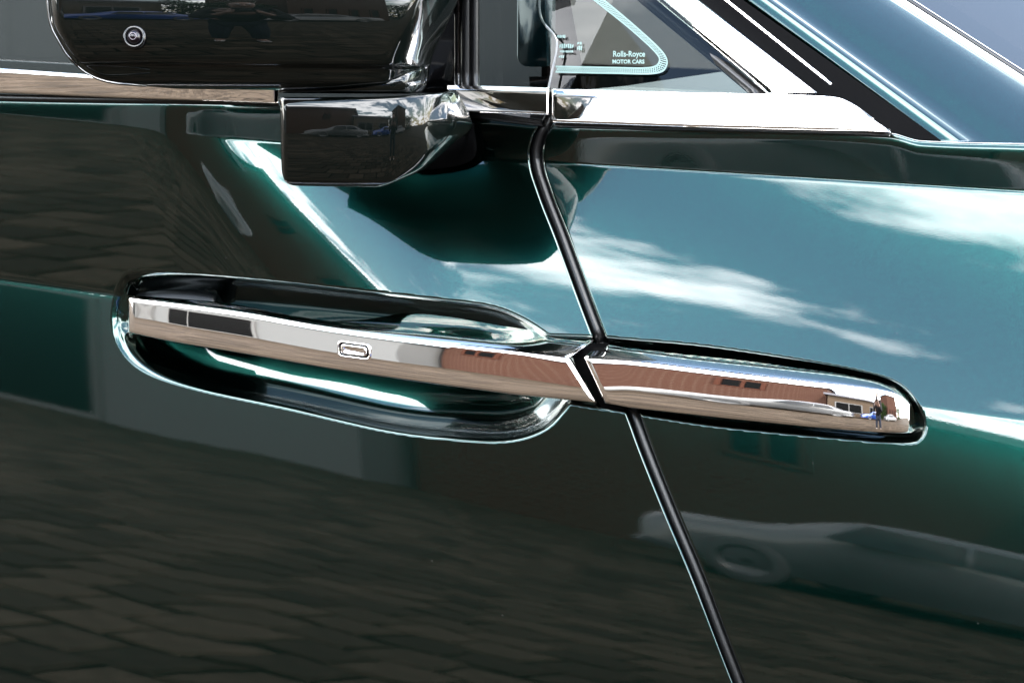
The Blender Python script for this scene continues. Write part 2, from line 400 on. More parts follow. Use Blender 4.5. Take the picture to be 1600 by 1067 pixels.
# keyhole cover
kc = np.array([553., 547.5])
def rrect(cx, cy, hw, hh_, r, slope, n=6):
    o = []
    for qx, qy, a0 in ((1, -1, -90), (1, 1, 0), (-1, 1, 90), (-1, -1, 180)):
        for k in range(n+1):
            a = R(a0+90*k/n); x = qx*(hw-r)+r*math.cos(a); y = qy*(hh_-r)+r*math.sin(a)
            o.append((cx+x, cy+y+x*slope))
    return np.array(o)
def face_b(u, v):
    """outboard offset of the handle front face"""
    hb_ = float(h_b(u)+crease_b(u)); vr, vo = float(h_ridge(u)), float(h_bot(u))
    nzf = smooth([0, .03, .08, .3, .6, .9, .97, 1.0], [1.6, .48, .22, .155, .085, -.07, -.45, -1.6])
    ff = np.linspace(0, 1, 200); f_ = (v-vr)/(vo-vr)
    return hb_+(vo-vr)*K*np.interp(f_, ff, np.cumsum(nzf(ff))*(ff[1]-ff[0]))
def plate(name, rings, mat_, parent):
    """closed rings [(poly, b or fn)] joined, last ring capped"""
    V = []; n_ = len(rings[0][0]); Fc = []
    for poly, bf in rings:
        bv = bf(poly[:, 0], poly[:, 1]) if callable(bf) else bf
        V.append(P(poly[:, 0], poly[:, 1], bv))
    for r_ in range(len(rings)-1):
        for k in range(n_):
            l = (k+1) % n_
            Fc.append((r_*n_+k, r_*n_+l, (r_+1)*n_+l, (r_+1)*n_+k))
    Fc.append(tuple(range((len(rings)-1)*n_, len(rings)*n_)))
    return mesh_obj(name, np.concatenate(V), Fc, mat_, parent)
fb0 = lambda du: (lambda u, v: np.array([face_b(a, b_) for a, b_ in zip(u, v)])+du)
sl_ = .13
rim = plate('key_cover_rim', [(rrect(*kc, 26, 13, 7, sl_), fb0(-.001)), (rrect(*kc, 25, 12, 6.5, sl_), fb0(.0009)), (rrect(*kc, 23.5, 10.5, 6, sl_), fb0(.0010)),
                              (rrect(*kc, 23, 10, 6, sl_), fb0(-.0002))], 'chrome', handle)
plate('key_cover_gap', [(rrect(*kc, 24, 11, 6, sl_), fb0(.0002)), (rrect(*kc, 20, 8, 5, sl_), fb0(.0006))], 'matt_black', handle)
plate('key_cover', [(rrect(*kc, 20.5, 7.6, 4, sl_), fb0(.0002)), (rrect(*kc, 19.5, 7, 3.6, sl_), fb0(.0014)), (rrect(*kc, 15, 4.6, 2, sl_), fb0(.0010)), (rrect(*kc, 14, 4, 2, sl_), fb0(.0006))], 'chrome', handle)

# insert behind the bar in the door pocket
iu = np.linspace(212, 352, 30); it = np.linspace(0, 1, 14)[:, None]
vi0 = smooth([200, 230, 340, 352], [452, 448, 458, 470])(iu); vi1 = smooth([200, 352], [480, 505])(iu)
bi = body_b(iu, vi0)
IV = vi0+(vi1-vi0)*it; IB = (bi-.022)+.0*it+.012*np.sqrt(np.clip(it, 0, 1))-.015*sstep(335, 352, iu)
grid_obj('pocket_insert', P(np.broadcast_to(iu, IV.shape), IV, IB), 'pocket_black', car, flip=True)

# ------------------------------------------------------------------ belt mouldings
def strip(name, u0, u1, vt_, vb_, prof, parent, mat_='chrome', nu=80, taper0=0, taper1=0, b_off=.006, bref=None):
    """prof : list of (fraction down, outboard offset m)"""
    us = np.linspace(u0, u1, nu); pr = np.array(prof)
    f = pr[:, :1]; off = pr[:, 1:]
    a, c = vt_(us), vb_(us)
    base = bref(us) if bref else body_b(us, v_top(us)+12)
    V = a+(c-a)*f; Bv = base+b_off+off
    U = np.broadcast_to(us, V.shape)
    def cap(k, sg): return (np.stack([U[:, k]+sg*1.2, U[:, k]+sg*2.2, U[:, k]+sg*2.6], 1), np.stack([V[:, k]]*3, 1), np.stack([Bv[:, k]-.001, Bv[:, k]-.004, Bv[:, k]-.03], 1))
    l = cap(0, -1); r_ = cap(-1, 1)
    U = np.concatenate([l[0][:, ::-1], U, r_[0]], 1); V = np.concatenate([l[1][:, ::-1], V, r_[1]], 1); Bv = np.concatenate([l[2][:, ::-1], Bv, r_[2]], 1)
    return grid_obj(name, P(U, V, Bv), mat_, parent, flip=True)
def belt_prof(nface, top=.2, h=50):
    """top roll, then a face whose facing follows nface(frac)"""
    fs = np.concatenate([np.linspace(0, top, 6), np.linspace(top, .9, 16)[1:], np.linspace(.9, 1, 6)[1:]])
    nzv = np.where(fs < top, 1.6, np.where(fs < .9, nface(fs), nface(fs)-(fs-.9)*14))
    off = np.concatenate([[0], np.cumsum((nzv[1:]+nzv[:-1])/2*np.diff(fs))])*h*K
    pr = [(0.02, -.03)]+[(a, b_) for a, b_ in zip(fs, off)]+[(1.0, off[-1]-.006), (.98, off[-1]-.02)]
    return pr
bl = belt_prof(lambda f: -.01-.05*f, .12, 42)
strip('belt_moulding', -400, 434, smooth([-400, 0, 437], [82, 107, 137]), smooth([-400, 0, 437], [128, 146, 163]), bl, car)
bm_ = belt_prof(lambda f: .42-.16*f, .2, 45)
strip('belt_moulding', 700, 856, smooth([700, 858], [133, 137]), smooth([700, 858], [175, 180]), bm_, car)
br_ = belt_prof(lambda f: .46-.12*f, .2, 50)
strip('belt_moulding', 864, 1391, smooth([862, 1180, 1280, 1310, 1330, 1360, 1394], [139, 147, 150, 153, 161, 181, 206]), smooth([862, 1100, 1390], [192, 200, 207]), br_, car)
# dark rubber line under the mouldings
for a, c in ((-400, 437), (735, 850), (870, 1390)):
    us = np.linspace(a, c, 40)
    tube('belt_seal', P(us, v_top(us)-1, body_b(us, v_top(us)+10)+.001), .0028, 'rubber', car, 8)

# ------------------------------------------------------------------ glass and interior
def quadsheet(name, corners, mat_, parent, n=2):
    """corners (u,v,b) in ring order -> bilinear sheet"""
    c = [P(*k) for k in corners]; s = np.linspace(0, 1, n)
    G = np.array([[(c[0]*(1-x)+c[1]*x)*(1-y)+(c[3]*(1-x)+c[2]*x)*y for x in s] for y in s])
    return grid_obj(name, G, mat_, parent, flip=True)
gb0 = float(body_b(600, 190))-.022
side_glass = quadsheet('side_window', [(-420, -140, gb0+.004), (846, -140, gb0-.008), (857, 168, gb0-.004), (-420, 150, gb0+.006)], 'window_glass', car)
gq = float(body_b(1000, 205))-.018
qa, qb = gq-.07, gq
quarter = quadsheet('quarter_window', [(868, -140, qa), (900, -140, qa), (1215, 165, qb), (858, 165, qb)], 'window_glass', car)
def q_b(u, v): return qb+(qa-qb)*(165-np.asarray(v, float))/305.
# etched border on the quarter glass: a band with a small lozenge lattice
inner = curve([(868, 104), (960, 106), (1015, 106), (1030, 97), (1024, 82), (985, 46), (935, 6), (880, -38)], 10, False)
outer = curve([(868, 113), (960, 115), (1024, 115), (1041, 104), (1037, 84), (1000, 48), (948, 4), (893, -40)], 10, False)
V_, F_ = [], []
def resample(c, n):
    d = np.concatenate([[0], np.cumsum(np.linalg.norm(np.diff(c, axis=0), axis=1))]); s = np.linspace(0, d[-1], n)
    return np.stack([np.interp(s, d, c[:, 0]), np.interp(s, d, c[:, 1])], 1)
NB = 110; ci, co = resample(inner, NB), resample(outer, NB)
def qpt(p): return P(p[0], p[1], q_b(p[0], p[1])+.003)
def quad(a, b_, c, d):
    k = len(V_); V_.extend([qpt(a), qpt(b_), qpt(c), qpt(d)]); F_.append((k, k+1, k+2, k+3))
for i in range(NB-2):
    for lo, hi, d in ((.0, 1., 1), (.0, 1., -1)):
        i0, i1 = (i, i+2) if d > 0 else (i+2, i)
        a = ci[i0]; b_ = co[i1]
        t_ = (ci[min(i0+1, NB-1)]-ci[max(i0-1, 0)]); t_ = t_/np.linalg.norm(t_)*.75
        quad(a-t_, a+t_, b_+t_, b_-t_)
for c, wd in ((ci, 1.0), (co, 1.0)):
    for i in range(NB-1):
        t_ = c[i+1]-c[i]; n_ = np.array([-t_[1], t_[0]]); n_ = n_/np.linalg.norm(n_)*wd
        quad(c[i]-n_, c[i+1]-n_, c[i+1]+n_, c[i]+n_)
mesh_obj('etched_border', V_, F_, 'etched', quarter, False)
def lettering(text, u0, v0, u1, hpx, parent, weight=.02):
    cu = bpy.data.curves.new('lettering', 'FONT'); cu.body = text; cu.offset = weight; cu.resolution_u = 3
    ob = bpy.data.objects.new('tmp', cu); COL.objects.link(ob)
    bpy.context.view_layer.update()
    me = bpy.data.meshes.new_from_object(ob.evaluated_get(bpy.context.evaluated_depsgraph_get()))
    bpy.data.objects.remove(ob)
    co_ = np.array([v.co[:] for v in me.vertices]); x0, x1 = co_[:, 0].min(), co_[:, 0].max(); y0, y1 = co_[:, 1].min(), co_[:, 1].max()
    uu = u0+(co_[:, 0]-x0)/(x1-x0)*(u1-u0); vv = v0+hpx-(co_[:, 1]-y0)/(y1-y0)*hpx
    pts = P(uu, vv, q_b(uu, vv)+.003)
    for v, q in zip(me.vertices, pts): v.co = q
    me.materials.append(MATS['etched']); me.name = 'lettering'
    return link(bpy.data.objects.new('lettering', me), parent)
lettering('Rolls-Royce', 958, 80, 1008, 12, quarter)
lettering('MOTOR CARS', 957, 93.5, 1007, 6.5, quarter, .03)
def glass_marks(u0, v0, u1, hpx, n_):
    V2, F2 = [], []
    for k in range(n_):
        a = u0+(u1-u0)*k/n_; c = u0+(u1-u0)*(k+.72)/n_
        q = [(a, v0), (c, v0), (c, v0+hpx), (a, v0+hpx)] if k % 3 else [(a, v0+hpx*.3), (c, v0), (c, v0+hpx*.7), (a, v0+hpx)]
        V2 += [P(x, y, q_b(x, y)+.003) for x, y in q]; F2.append((4*k, 4*k+1, 4*k+2, 4*k+3))
    return mesh_obj('glass_marking', V2, F2, 'etched', quarter, False)
glass_marks(870, 55, 884, 5, 6); glass_marks(874, 69, 897, 7, 7); glass_marks(902, 66, 910, 4, 2); glass_marks(902, 72, 910, 7, 3)
glass_marks(875, 79, 896, 3.5, 9); glass_marks(873, 87, 882, 4, 3)

# interior seen through the panes
quadsheet('door_card', [(-420, -160, gb0-.20), (846, -160, gb0-.2), (846, 190, gb0-.03), (-420, 190, gb0-.03)], 'leather', car)
bm = bmesh.new()
pts = [P(*c) for c in ((850, 140, gq-.06), (1230, 150, gq-.06), (1240, 96, gq-.30), (975, 135, gq-.30), (900, 142, gq-.1))]
top = [bm.verts.new(q) for q in pts]; bot = [bm.verts.new(q-np.array([0, 0, .16])) for q in pts]
bm.faces.new(top); bm.faces.new(bot[::-1])
for i in range(5): bm.faces.new((top[i], bot[i], bot[(i+1) % 5], top[(i+1) % 5]))
bm_obj('dashboard', bm, 'leather', car)
quadsheet('inner_pillar', [(770, -160, gq-.16), (862, -160, gq-.16), (925, 190, gq-.16), (770, 190, gq-.16)], 'leather', car)
tp = rrect(838, 10, 30, 95, 18, 0, 8)
plate('teal_panel', [(tp, lambda u, v: q_b(u, v)-.006), (rrect(838, 10, 29, 94, 17, 0, 8), lambda u, v: q_b(u, v)-.0055)], 'dark_teal', car)  # thin dark teal panel behind the glass, a darker area only
pe = np.array([(846, -60), (844, 22), (866, 56), (870, 76), (863, 110), (857, 138)], float)
pe = curve(pe, 8, False)
tube('window_edge', P(pe[:, 0], pe[:, 1], q_b(pe[:, 0], pe[:, 1])+.008), .0009, 'pale_edge', car, 8)

# ------------------------------------------------------------------ window surround, A pillar, windscreen
def ribbon(name, rows, mat_, parent, ext0=-.55, ext1=1.0, n=30):
    """rows : list of ((u,v,b) at frame top, (u,v,b) at base); swept straight between"""
    ts = np.linspace(ext0, ext1, n)
    G = []
    for a, c in rows:
        a = np.array(a, float); c = np.array(c, float)
        G.append(P(*(a[:, None]+(c-a)[:, None]*ts)))
    return grid_obj(name, np.array(G), mat_, parent, flip=False)
f0, f1 = gq-.045, gq+.014
def rows_between(ua0, ua1, uc0, uc1, va, vc_, ba, bc, shape):
    out = []
    for s_, off in shape:
        out.append(((ua0+(ua1-ua0)*s_, va, ba+off), (uc0+(uc1-uc0)*s_, vc_, bc+off)))
    return out
dome = [(0, -.02), (.01, -.004), (.05, .0), (.2, .002), (.5, .0015), (.8, -.003), (.95, -.009), (.99, -.014), (1, -.03)]
ribbon('window_frame_chrome', rows_between(1022, 1097, 1199, 1281, 0, 146, f0, f1, dome), 'chrome', car, ext1=.995)
ribbon('window_rubber', rows_between(994, 1024, 1171, 1202, 0, 148, f0-.006, f1-.006, [(0, -.02), (.1, -.003), (.5, .0), (.9, -.003), (1, -.02)]), 'rubber', car, ext1=1.0)
ribbon('frame_channel', rows_between(1092, 1160, 1276, 1400, 0, 170, f0-.022, f1-.03, [(0, 0), (.5, -.004), (1, -.002)]), 'matt_black', car, ext1=1.35)
lp = np.stack([np.linspace(1080, 1298, 20), np.linspace(-43, 131, 20)], 1)
tube('frame_bead', P(lp[:, 0], lp[:, 1], np.linspace(f0-.020, f1-.016, 20)), .0009, 'chrome', car, 8)
pb0, pb1 = f0-.03, float(body_b(1500, 240))-.03
pil = []
sh = [(0, -.03), (.008, -.004), (.015, 0), (.09, .0008), (.17, .0010), (.195, .0003), (.22, -.0026), (.26, -.0052), (.34, -.0075), (.44, -.0095), (.55, -.0125), (.68, -.017), (.80, -.0215), (.90, -.027), (.96, -.033), (1., -.055)]
for f_, o_ in sh: pil.append(((1150+270*f_, 0, pb0+o_), (1446+320*f_, 222, pb1+o_)))
ribbon('windscreen_pillar', pil, 'green_paint', car, ext0=-.6, ext1=1.25, n=40)
edge = [(1419, 0, pb0-.047), (1764, 222, pb1-.047)]
e0, e1 = np.array(edge[0], float), np.array(edge[1], float); ts = np.linspace(-.5, 1, 20)
ep = e0[:, None]+(e1-e0)[:, None]*ts
tube('windscreen_bead', P(ep[0], ep[1], ep[2]), .0022, 'gloss_black', car, 8)
ribbon('windscreen', [((1416, 0, pb0-.054), (1760, 222, pb1-.054)), ((1700, -60, pb0-.30), (2080, 170, pb1-.30))], 'windscreen_glass', car, ext0=-.6, ext1=1.2, n=8)
ribbon('windscreen_band', [((1416, 0, pb0-.059), (1760, 222, pb1-.059)), ((1471, -1, pb0-.12), (1812, 217, pb1-.12))], 'matt_black', car, ext0=-.6, ext1=1.2, n=8)

# mirror sail panel and run channel
sail_b = gb0+.006
quadsheet('mirror_sail', [(640, -160, sail_b-.008), (716, -160, sail_b-.008), (716, 146, sail_b+.004), (640, 146, sail_b+.004)], 'gloss_black', car)
for uu, rr, mm in ((716, .003, 'gloss_black'), (729, .0045, 'rubber'), (742, .0035, 'rubber')):
    vv = np.linspace(-140, 138, 12)
    tube('run_channel', P(uu+0*vv, vv, sail_b+.008-.008*(146-vv)/306), rr, mm, car, 10)

# ------------------------------------------------------------------ wing mirror
mirror = bpy.data.objects.new('wing_mirror', None); mirror.location = P(560, 200, .1); link(mirror, car); mirror.matrix_parent_inverse = Matrix()
MINV = np.array(P(560, 200, .1))
def shift_to(o):
    for v in o.data.vertices: v.co = Vector(np.array(v.co)-MINV)
    o.parent = mirror; return o
# housing
nu_, nv_ = 90, 60
sU = np.linspace(0, 1, nu_)
uL = smooth([-160, 0, 25, 45, 62, 84, 106, 120, 130, 136], [70, 77, 79, 84, 93, 106, 127, 148, 180, 260])
uR = smooth([-160, 0, 40, 85, 105, 125, 140, 150], [770, 710, 692, 672, 668, 664, 652, 610])
tv = np.concatenate([np.linspace(-160, 92, 34), np.linspace(94, 104, 8), np.linspace(107, 137, 14)])
UU = np.zeros((len(tv), nu_)); VV = np.zeros_like(UU); BB = np.zeros_like(UU)
_pv = np.linspace(-170, 92, 263); _pn = smooth([-170, -60, 0, 25, 70, 92], [.45, .22, .09, .015, -.18, -.30])(_pv)
_pb = np.cumsum(_pn)*K; _pb -= _pb[-1]
_lo = smooth([92, 97, 101, 104, 120, 132, 137], [0, -.002, -.0065, -.0075, -.0100, -.017, -.03])
prof_b = lambda v: np.where(np.asarray(v, float) < 92, np.interp(v, _pv, _pb), _lo(np.maximum(v, 92)))
for i, vv in enumerate(tv):
    a, c = float(uL(vv)), float(uR(vv))
    us = a+(c-a)*sU
    UU[i] = us; VV[i] = vv+(us-80)*.012
    x = (us-80)/600.
    BB[i] = .225-.105*x-.045*x*x+prof_b(vv)-.06*np.clip((us-(c-70))/70, 0, 1)**2.4-.012*np.clip(((a+14)-us)/14, 0, 1)**2
# wrap the ends backwards
def wrap(k, sg, depth): return UU[:, [k]]+sg*np.array([[2, 3, 3]]), np.repeat(VV[:, [k]], 3, 1), BB[:, [k]]-np.array([[.004, .02, depth]])
l = wrap(0, -1, .03); r_ = wrap(-1, 1, .06)
UU = np.concatenate([l[0][:, ::-1], UU, r_[0]], 1); VV = np.concatenate([l[1][:, ::-1], VV, r_[1]], 1); BB = np.concatenate([l[2][:, ::-1], BB, r_[2]], 1)
housing = shift_to(grid_obj('mirror_housing', P(UU, VV, BB), 'mirror_black', None, flip=True))
# thin trim along the rear edge of the housing
ev = np.concatenate([np.linspace(-150, 60, 20), np.linspace(66, 134, 24)])
eu = uL(ev)
shift_to(tube('housing_rim', P(eu-2.5, ev, .223+prof_b(ev)-.008), .0010, 'housing_edge', None, 8))
def hous_b(u, v):
    x = (u-80)/600.; return .225-.105*x-.045*x*x+float(prof_b(v))
# parking camera
lc = P(210.5, 58.5, hous_b(210, 57)); ax = -(FWD*1.0+RGT*.08); ax /= np.linalg.norm(ax)
def disc(name, prof, mat_, n=36):
    a = np.cross(ax, [0, 0, 1]); a /= np.linalg.norm(a); c = np.cross(a, ax)
    V = []; Fc = []
    for r_, h_ in prof:
        for k in range(n):
            q = 2*math.pi*k/n; V.append(lc+ax*h_+r_*(a*math.cos(q)+c*math.sin(q)))
    for i in range(len(prof)-1):
        for k in range(n):
            l_ = (k+1) % n; Fc.append((i*n+k, i*n+l_, (i+1)*n+l_, (i+1)*n+k))
    Fc.append(tuple(range((len(prof)-1)*n, len(prof)*n)))
    return shift_to(mesh_obj(name, V, Fc, mat_, None))
PX = .00040
disc('camera_bezel', [(20*PX, -.004), (20*PX, .0008), (18.5*PX, .0022), (15*PX, .0026), (13*PX, .0010), (12*PX, .0)], 'gloss_black')
disc('camera_lens', [(12.5*PX, -.002), (12.5*PX, .0016), (10*PX, .0036), (6*PX, .0050), (1*PX, .0054)], 'lens_glass')
disc('camera_ring', [(6.4*PX, .0045), (6.4*PX, .0056), (5.2*PX, .0058), (4.8*PX, .0053)], 'lens_ring')
disc('camera_pupil', [(4.8*PX, .0050), (4.4*PX, .0062), (1*PX, .0066)], 'lens_glass')
# neck slab between housing and foot
nuS = np.linspace(0, 1, 60)
def slab(name, vt_, vb_, ua, ub_, b0f, mat_, rnd=5):
    us = ua+(ub_-ua)*nuS
    fr = np.array([0, 0, .06, .16, .5, .84, .94, 1, 1]); off = np.array([-.05, -.006, -.0016, 0, 0.0006, 0, -.0016, -.006, -.05])
    a, c = vt_(us), vb_(us)
    V = a+(c-a)*fr[:, None]; Bv = b0f(us)+off[:, None]; U = np.broadcast_to(us, V.shape)
    U = np.concatenate([U[:, :1]-1.5, U, U[:, -1:]+2], 1); V = np.concatenate([V[:, :1], V, V[:, -1:]], 1); Bv = np.concatenate([Bv[:, :1]-.06, Bv, Bv[:, -1:]-.06], 1)
    return shift_to(grid_obj(name, P(U, V, Bv), mat_, None, flip=True))
foot_b = smooth([437, 520, 600, 660, 690, 715, 740], [.108, .103, .093, .075, .057, .033, .006])
slab('mirror_neck', smooth([437, 560, 640, 664], [122, 124, 112, 104]), smooth([437, 640, 664], [146, 147, 132]), 437, 664, lambda u: foot_b(u)-.006-.03*np.clip((u-630)/34, 0, 1)**2, 'mirror_black')
# foot : stations down, section across
tvf = np.linspace(0, 1, 50)
vfl = smooth([0, 1], [150, 291])
rowsU, rowsV, rowsB = [], [], []
ur = smooth([0, .2, .3, .38, .5, .66, .8, .92, 1], [712, 732, 738, 733, 716, 690, 668, 640, 600])
ulf = smooth([0, .85, .93, .98, 1], [437, 440, 443, 450, 458])
for t_ in np.concatenate([[0, 0, .004, .015], np.linspace(.03, .95, 44), [.97, .985, .995, 1, 1]]):
    a, c = float(ulf(t_)), float(ur(t_))
    us = a+(c-a)*np.linspace(0, 1, 70)
    vtop_ = smooth([437, 560, 690, 712, 740], [152, 152, 145, 141, 150])(us)
    vbot_ = smooth([437, 446, 600, 640, 700, 740], [282, 290, 292, 287, 292, 300])(us)
    rowsU.append(us); rowsV.append(vtop_+(vbot_-vtop_)*t_)
    rnd = .006*np.clip((.02-t_)/.02, 0, 1)**2+.010*np.clip((t_-.94)/.06, 0, 1)**2
    e = np.linspace(0, 1, 70)
    rowsB.append(foot_b(us)-rnd-.006*np.clip((.02-e)/.02, 0, 1)**2-.014*np.clip((e-.9)/.1, 0, 1)**2-.016*(t_-.45)**2)
U, V, Bv = np.array(rowsU), np.array(rowsV), np.array(rowsB)
Bv[0] -= .06; Bv[-1] -= .05
U = np.concatenate([U[:, :1], U, U[:, -1:]], 1); V = np.concatenate([V[:, :1], V, V[:, -1:]], 1); Bv = np.concatenate([Bv[:, :1]-.06, Bv, Bv[:, -1:]-.05], 1)
foot = shift_to(grid_obj('mirror_foot', P(U, V, Bv), 'mirror_black', None, flip=True))
# gasket under the foot, on the door skin
ga = curve([(700, 262), (742, 246), (742, 205), (735, 190), (690, 200), (640, 260)], 8)
gas_b = lambda u, v: body_b(u, v)+.004
plate_ = plate('mirror_gasket', [(ga, lambda u, v: body_b(u, v)-.003), (ga, gas_b), (ga*.96+np.array([700, 230])*.04, lambda u, v: body_b(u, v)+.006)], 'matt_black', None)
shift_to(plate_)
# ------------------------------------------------------------------ rest of the body, out of frame: roof, bonnet, far side added for shade
def patch(name, x, y, zf, mat_, parent):
    X, Y = np.meshgrid(np.asarray(x, float), np.asarray(y, float)); return grid_obj(name, np.stack([X, Y, zf(X, Y)], -1), mat_, parent)
patch('roof', np.linspace(-3.0, -.55, 24), np.linspace(.30, 1.55, 16), lambda X, Y: 1.56-.10*((Y-.92)/.62)**2-.16*np.clip((X+.9)/.35, 0, 1)**2-.12*np.clip((-1.9-X)/1.1, 0, 1)**2, 'green_paint', car)
patch('bonnet', np.linspace(.55, 2.5, 20), np.linspace(.14, 1.66, 20), lambda X, Y: 1.02-.10*((Y-.9)/.76)**4-.05*(X-.5)/2, 'green_paint', car)
yy = np.linspace(.12, .98, 12); X, Z = np.meshgrid(np.linspace(-3, 2.5, 20), yy)
grid_obj('far_side', np.stack([X, 1.78+0*X-.06*((Z-.6)/.4)**2, Z], -1), 'green_paint', car)
box_obj('floor_pan', (-2.6, .10, .14), (2.4, 1.70, .22), 'matt_black', car)
X, Z = np.meshgrid(np.linspace(-3.2, -.69, 20), np.linspace(.16, 1.02, 12))
#SETTING
# ------------------------------------------------------------------ setting mirrored in the lacquer and the chrome
m, t, p = mat('paving', (.36, .31, .26), .85, spec=.03)
n = noise(t, 14, 6, .6); r = ramp(t, n.outputs['Fac'], .3, (.0150, .0112, .0080), .72, (.0310, .0238, .0172))
at = node(t, 'ShaderNodeAttribute', attribute_name='tone'); oi = node(t, 'ShaderNodeObjectInfo')
mr = node(t, 'ShaderNodeMapRange'); t.links.new(at.outputs['Fac'], mr.inputs[0]); mr.inputs[3].default_value = .5; mr.inputs[4].default_value = 1.45
mm = node(t, 'ShaderNodeMix', data_type='RGBA', blend_type='MULTIPLY'); mm.inputs[0].default_value = 1
t.links.new(r.outputs[0], mm.inputs[6]); t.links.new(mr.outputs[0], mm.inputs[7]); t.links.new(mm.outputs[2], p.inputs['Base Color'])
n = noise(t, 90, 4); bump(t, n.outputs['Fac'], .3, .004, p.inputs['Normal'])
m, t, p = mat('paver_stone', (.36, .31, .26), .85, spec=.03)
n = noise(t, 14, 6, .6); r = ramp(t, n.outputs['Fac'], .3, (.0150, .0112, .0080), .72, (.0310, .0238, .0172))
oi = node(t, 'ShaderNodeObjectInfo'); mr = node(t, 'ShaderNodeMapRange'); t.links.new(oi.outputs['Random'], mr.inputs[0]); mr.inputs[3].default_value = .5; mr.inputs[4].default_value = 1.45
mm = node(t, 'ShaderNodeMix', data_type='RGBA', blend_type='MULTIPLY'); mm.inputs[0].default_value = 1
t.links.new(r.outputs[0], mm.inputs[6]); t.links.new(mr.outputs[0], mm.inputs[7]); t.links.new(mm.outputs[2], p.inputs['Base Color'])
mat('joint_sand', (.003, .0027, .0024), .95, spec=.02)
m, t, p = mat('brick', (.36, .16, .10), .9, spec=.03)
bt = node(t, 'ShaderNodeTexBrick'); c = node(t, 'ShaderNodeTexCoord'); mpn = node(t, 'ShaderNodeMapping'); mpn.inputs['Rotation'].default_value = (R(90), 0, 0)
t.links.new(c.outputs['Object'], mpn.inputs[0]); t.links.new(mpn.outputs[0], bt.inputs['Vector'])
bt.inputs['Color1'].default_value = (.026, .0118, .0085, 1); bt.inputs['Color2'].default_value = (.026, .0118, .0085, 1); bt.inputs['Mortar'].default_value = (.05, .033, .025, 1)
bt.inputs['Scale'].default_value = 2.2; t.links.new(bt.outputs[0], p.inputs['Base Color'])
mat('white_render', (.075, .077, .078), .8, spec=.03); mat('beige_render', (.038, .028, .02), .85, spec=.03); mat('white_frame', (.075, .075, .075), .5, spec=.03)
mat('brick_dark', (.03, .012, .008), .8, spec=.03); mat('dark_opening', (.0015, .0016, .0018), .4, spec=.02); mat('roof_slate', (.07, .07, .08), .7, spec=.03); mat('car_white', (.055, .057, .06), .25, 0, .5)
mat('car_blue', (.01, .035, .16), .25, .3, 1); mat('car_glass', (.003, .0035, .004), .06, 0, .5, .03, 1.35, spec=.1); mat('tyre', (.015, .015, .016), .7); mat('alloy', (.06, .06, .06), .35, 1)
mat('orange', (.7, .2, .02), .5); mat('hedge_leaf', (.007, .016, .004), .7, spec=.03); mat('bark', (.09, .065, .045), .9, spec=.03)
mat('cloth_navy', (.012, .014, .02), .85, spec=.03); mat('cloth_black', (.01, .01, .011), .85, spec=.03); mat('skin', (.10, .055, .04), .5); mat('shoe_white', (.2, .2, .2), .5); mat('hair', (.03, .02, .012), .6)

gs = 400.
ground = mesh_obj('ground', [(-gs, -gs, -.035), (gs, -gs, -.035), (gs, gs, -.035), (-gs, gs, -.035)], [(0, 1, 2, 3)], 'paving', None, False)
tag(ground, 'tan block paved courtyard reflected in the lower door', None, kind='structure')
att = ground.data.attributes.new('tone', 'FLOAT', 'FACE'); att.data[0].value = .4
# joint bed and the setts on it
bed = mesh_obj('joint_bed', [(-16, -14, -.012), (7, -14, -.012), (7, 3, -.012), (-16, 3, -.012)], [(0, 1, 2, 3)], 'joint_sand', ground, False)
PA = R(9); ca, sa = math.cos(PA), math.sin(PA)
LX, LY, GAP = .27, .205, .020
def paver_shape(l, d, j=0.0):
    x, y = l/2, d/2; bv = .012; rr_ = random.Random(j)
    v = [(-x, -y, -.03), (x, -y, -.03), (x, y, -.03), (-x, y, -.03), (-x, -y, -.008), (x, -y, -.008), (x, y, -.008), (-x, y, -.008),
         (-x+bv, -y+bv, 0), (x-bv, -y+bv, 0), (x-bv, y-bv, 0), (-x+bv, y-bv, 0)]
    v = [(a+(rr_.random()-.5)*.022, b_+(rr_.random()-.5)*.022, c_) for a, b_, c_ in v]
    f = [(0, 1, 5, 4), (1, 2, 6, 5), (2, 3, 7, 6), (3, 0, 4, 7), (4, 5, 9, 8), (5, 6, 10, 9), (6, 7, 11, 10), (7, 4, 8, 11), (8, 9, 10, 11)]
    return v, f
spots = []
for j in range(-120, 120):
    for i in range(-100, 100):
        lx = (i+.5*(j % 2))*LX; ly = j*LY
        x, y = ca*lx-sa*ly, sa*lx+ca*ly
        if -15.8 < x < 6.8 and -13.8 < y < 2.8: spots.append((x, y))
spots.sort(key=lambda q: (q[0]+1.35)**2*.8+(q[1]+2.35)**2)
near, far = spots[:300], spots[300:]
shapes = []
for k in range(6):
    v, f = paver_shape(LX-GAP, LY-GAP, k); me = bpy.data.meshes.new('paver'); me.from_pydata(v, [], f); me.materials.append(MATS['paver_stone']); shapes.append(me)
for k, (x, y) in enumerate(near):
    o = bpy.data.objects.new('paver', shapes[k % 6]); o.location = (x, y, random.uniform(-.003, .003))
    o.rotation_euler = (random.uniform(-.01, .01), random.uniform(-.01, .01), PA+random.uniform(-.05, .05)); link(o, ground)
V, Fc, tone = [], [], []
vs6 = [paver_shape(LX-GAP, LY-GAP, k) for k in range(6)]
for k, (x, y) in enumerate(far):
    v, f = vs6[k % 6]; o_ = len(V); a = PA+random.uniform(-.05, .05); c_, s_ = math.cos(a), math.sin(a); z = random.uniform(-.003, .003); tn = random.random()
    V += [(x+c_*p_[0]-s_*p_[1], y+s_*p_[0]+c_*p_[1], p_[2]+z) for p_ in v]; Fc += [tuple(q+o_ for q in ff_) for ff_ in f]; tone += [tn]*len(f)
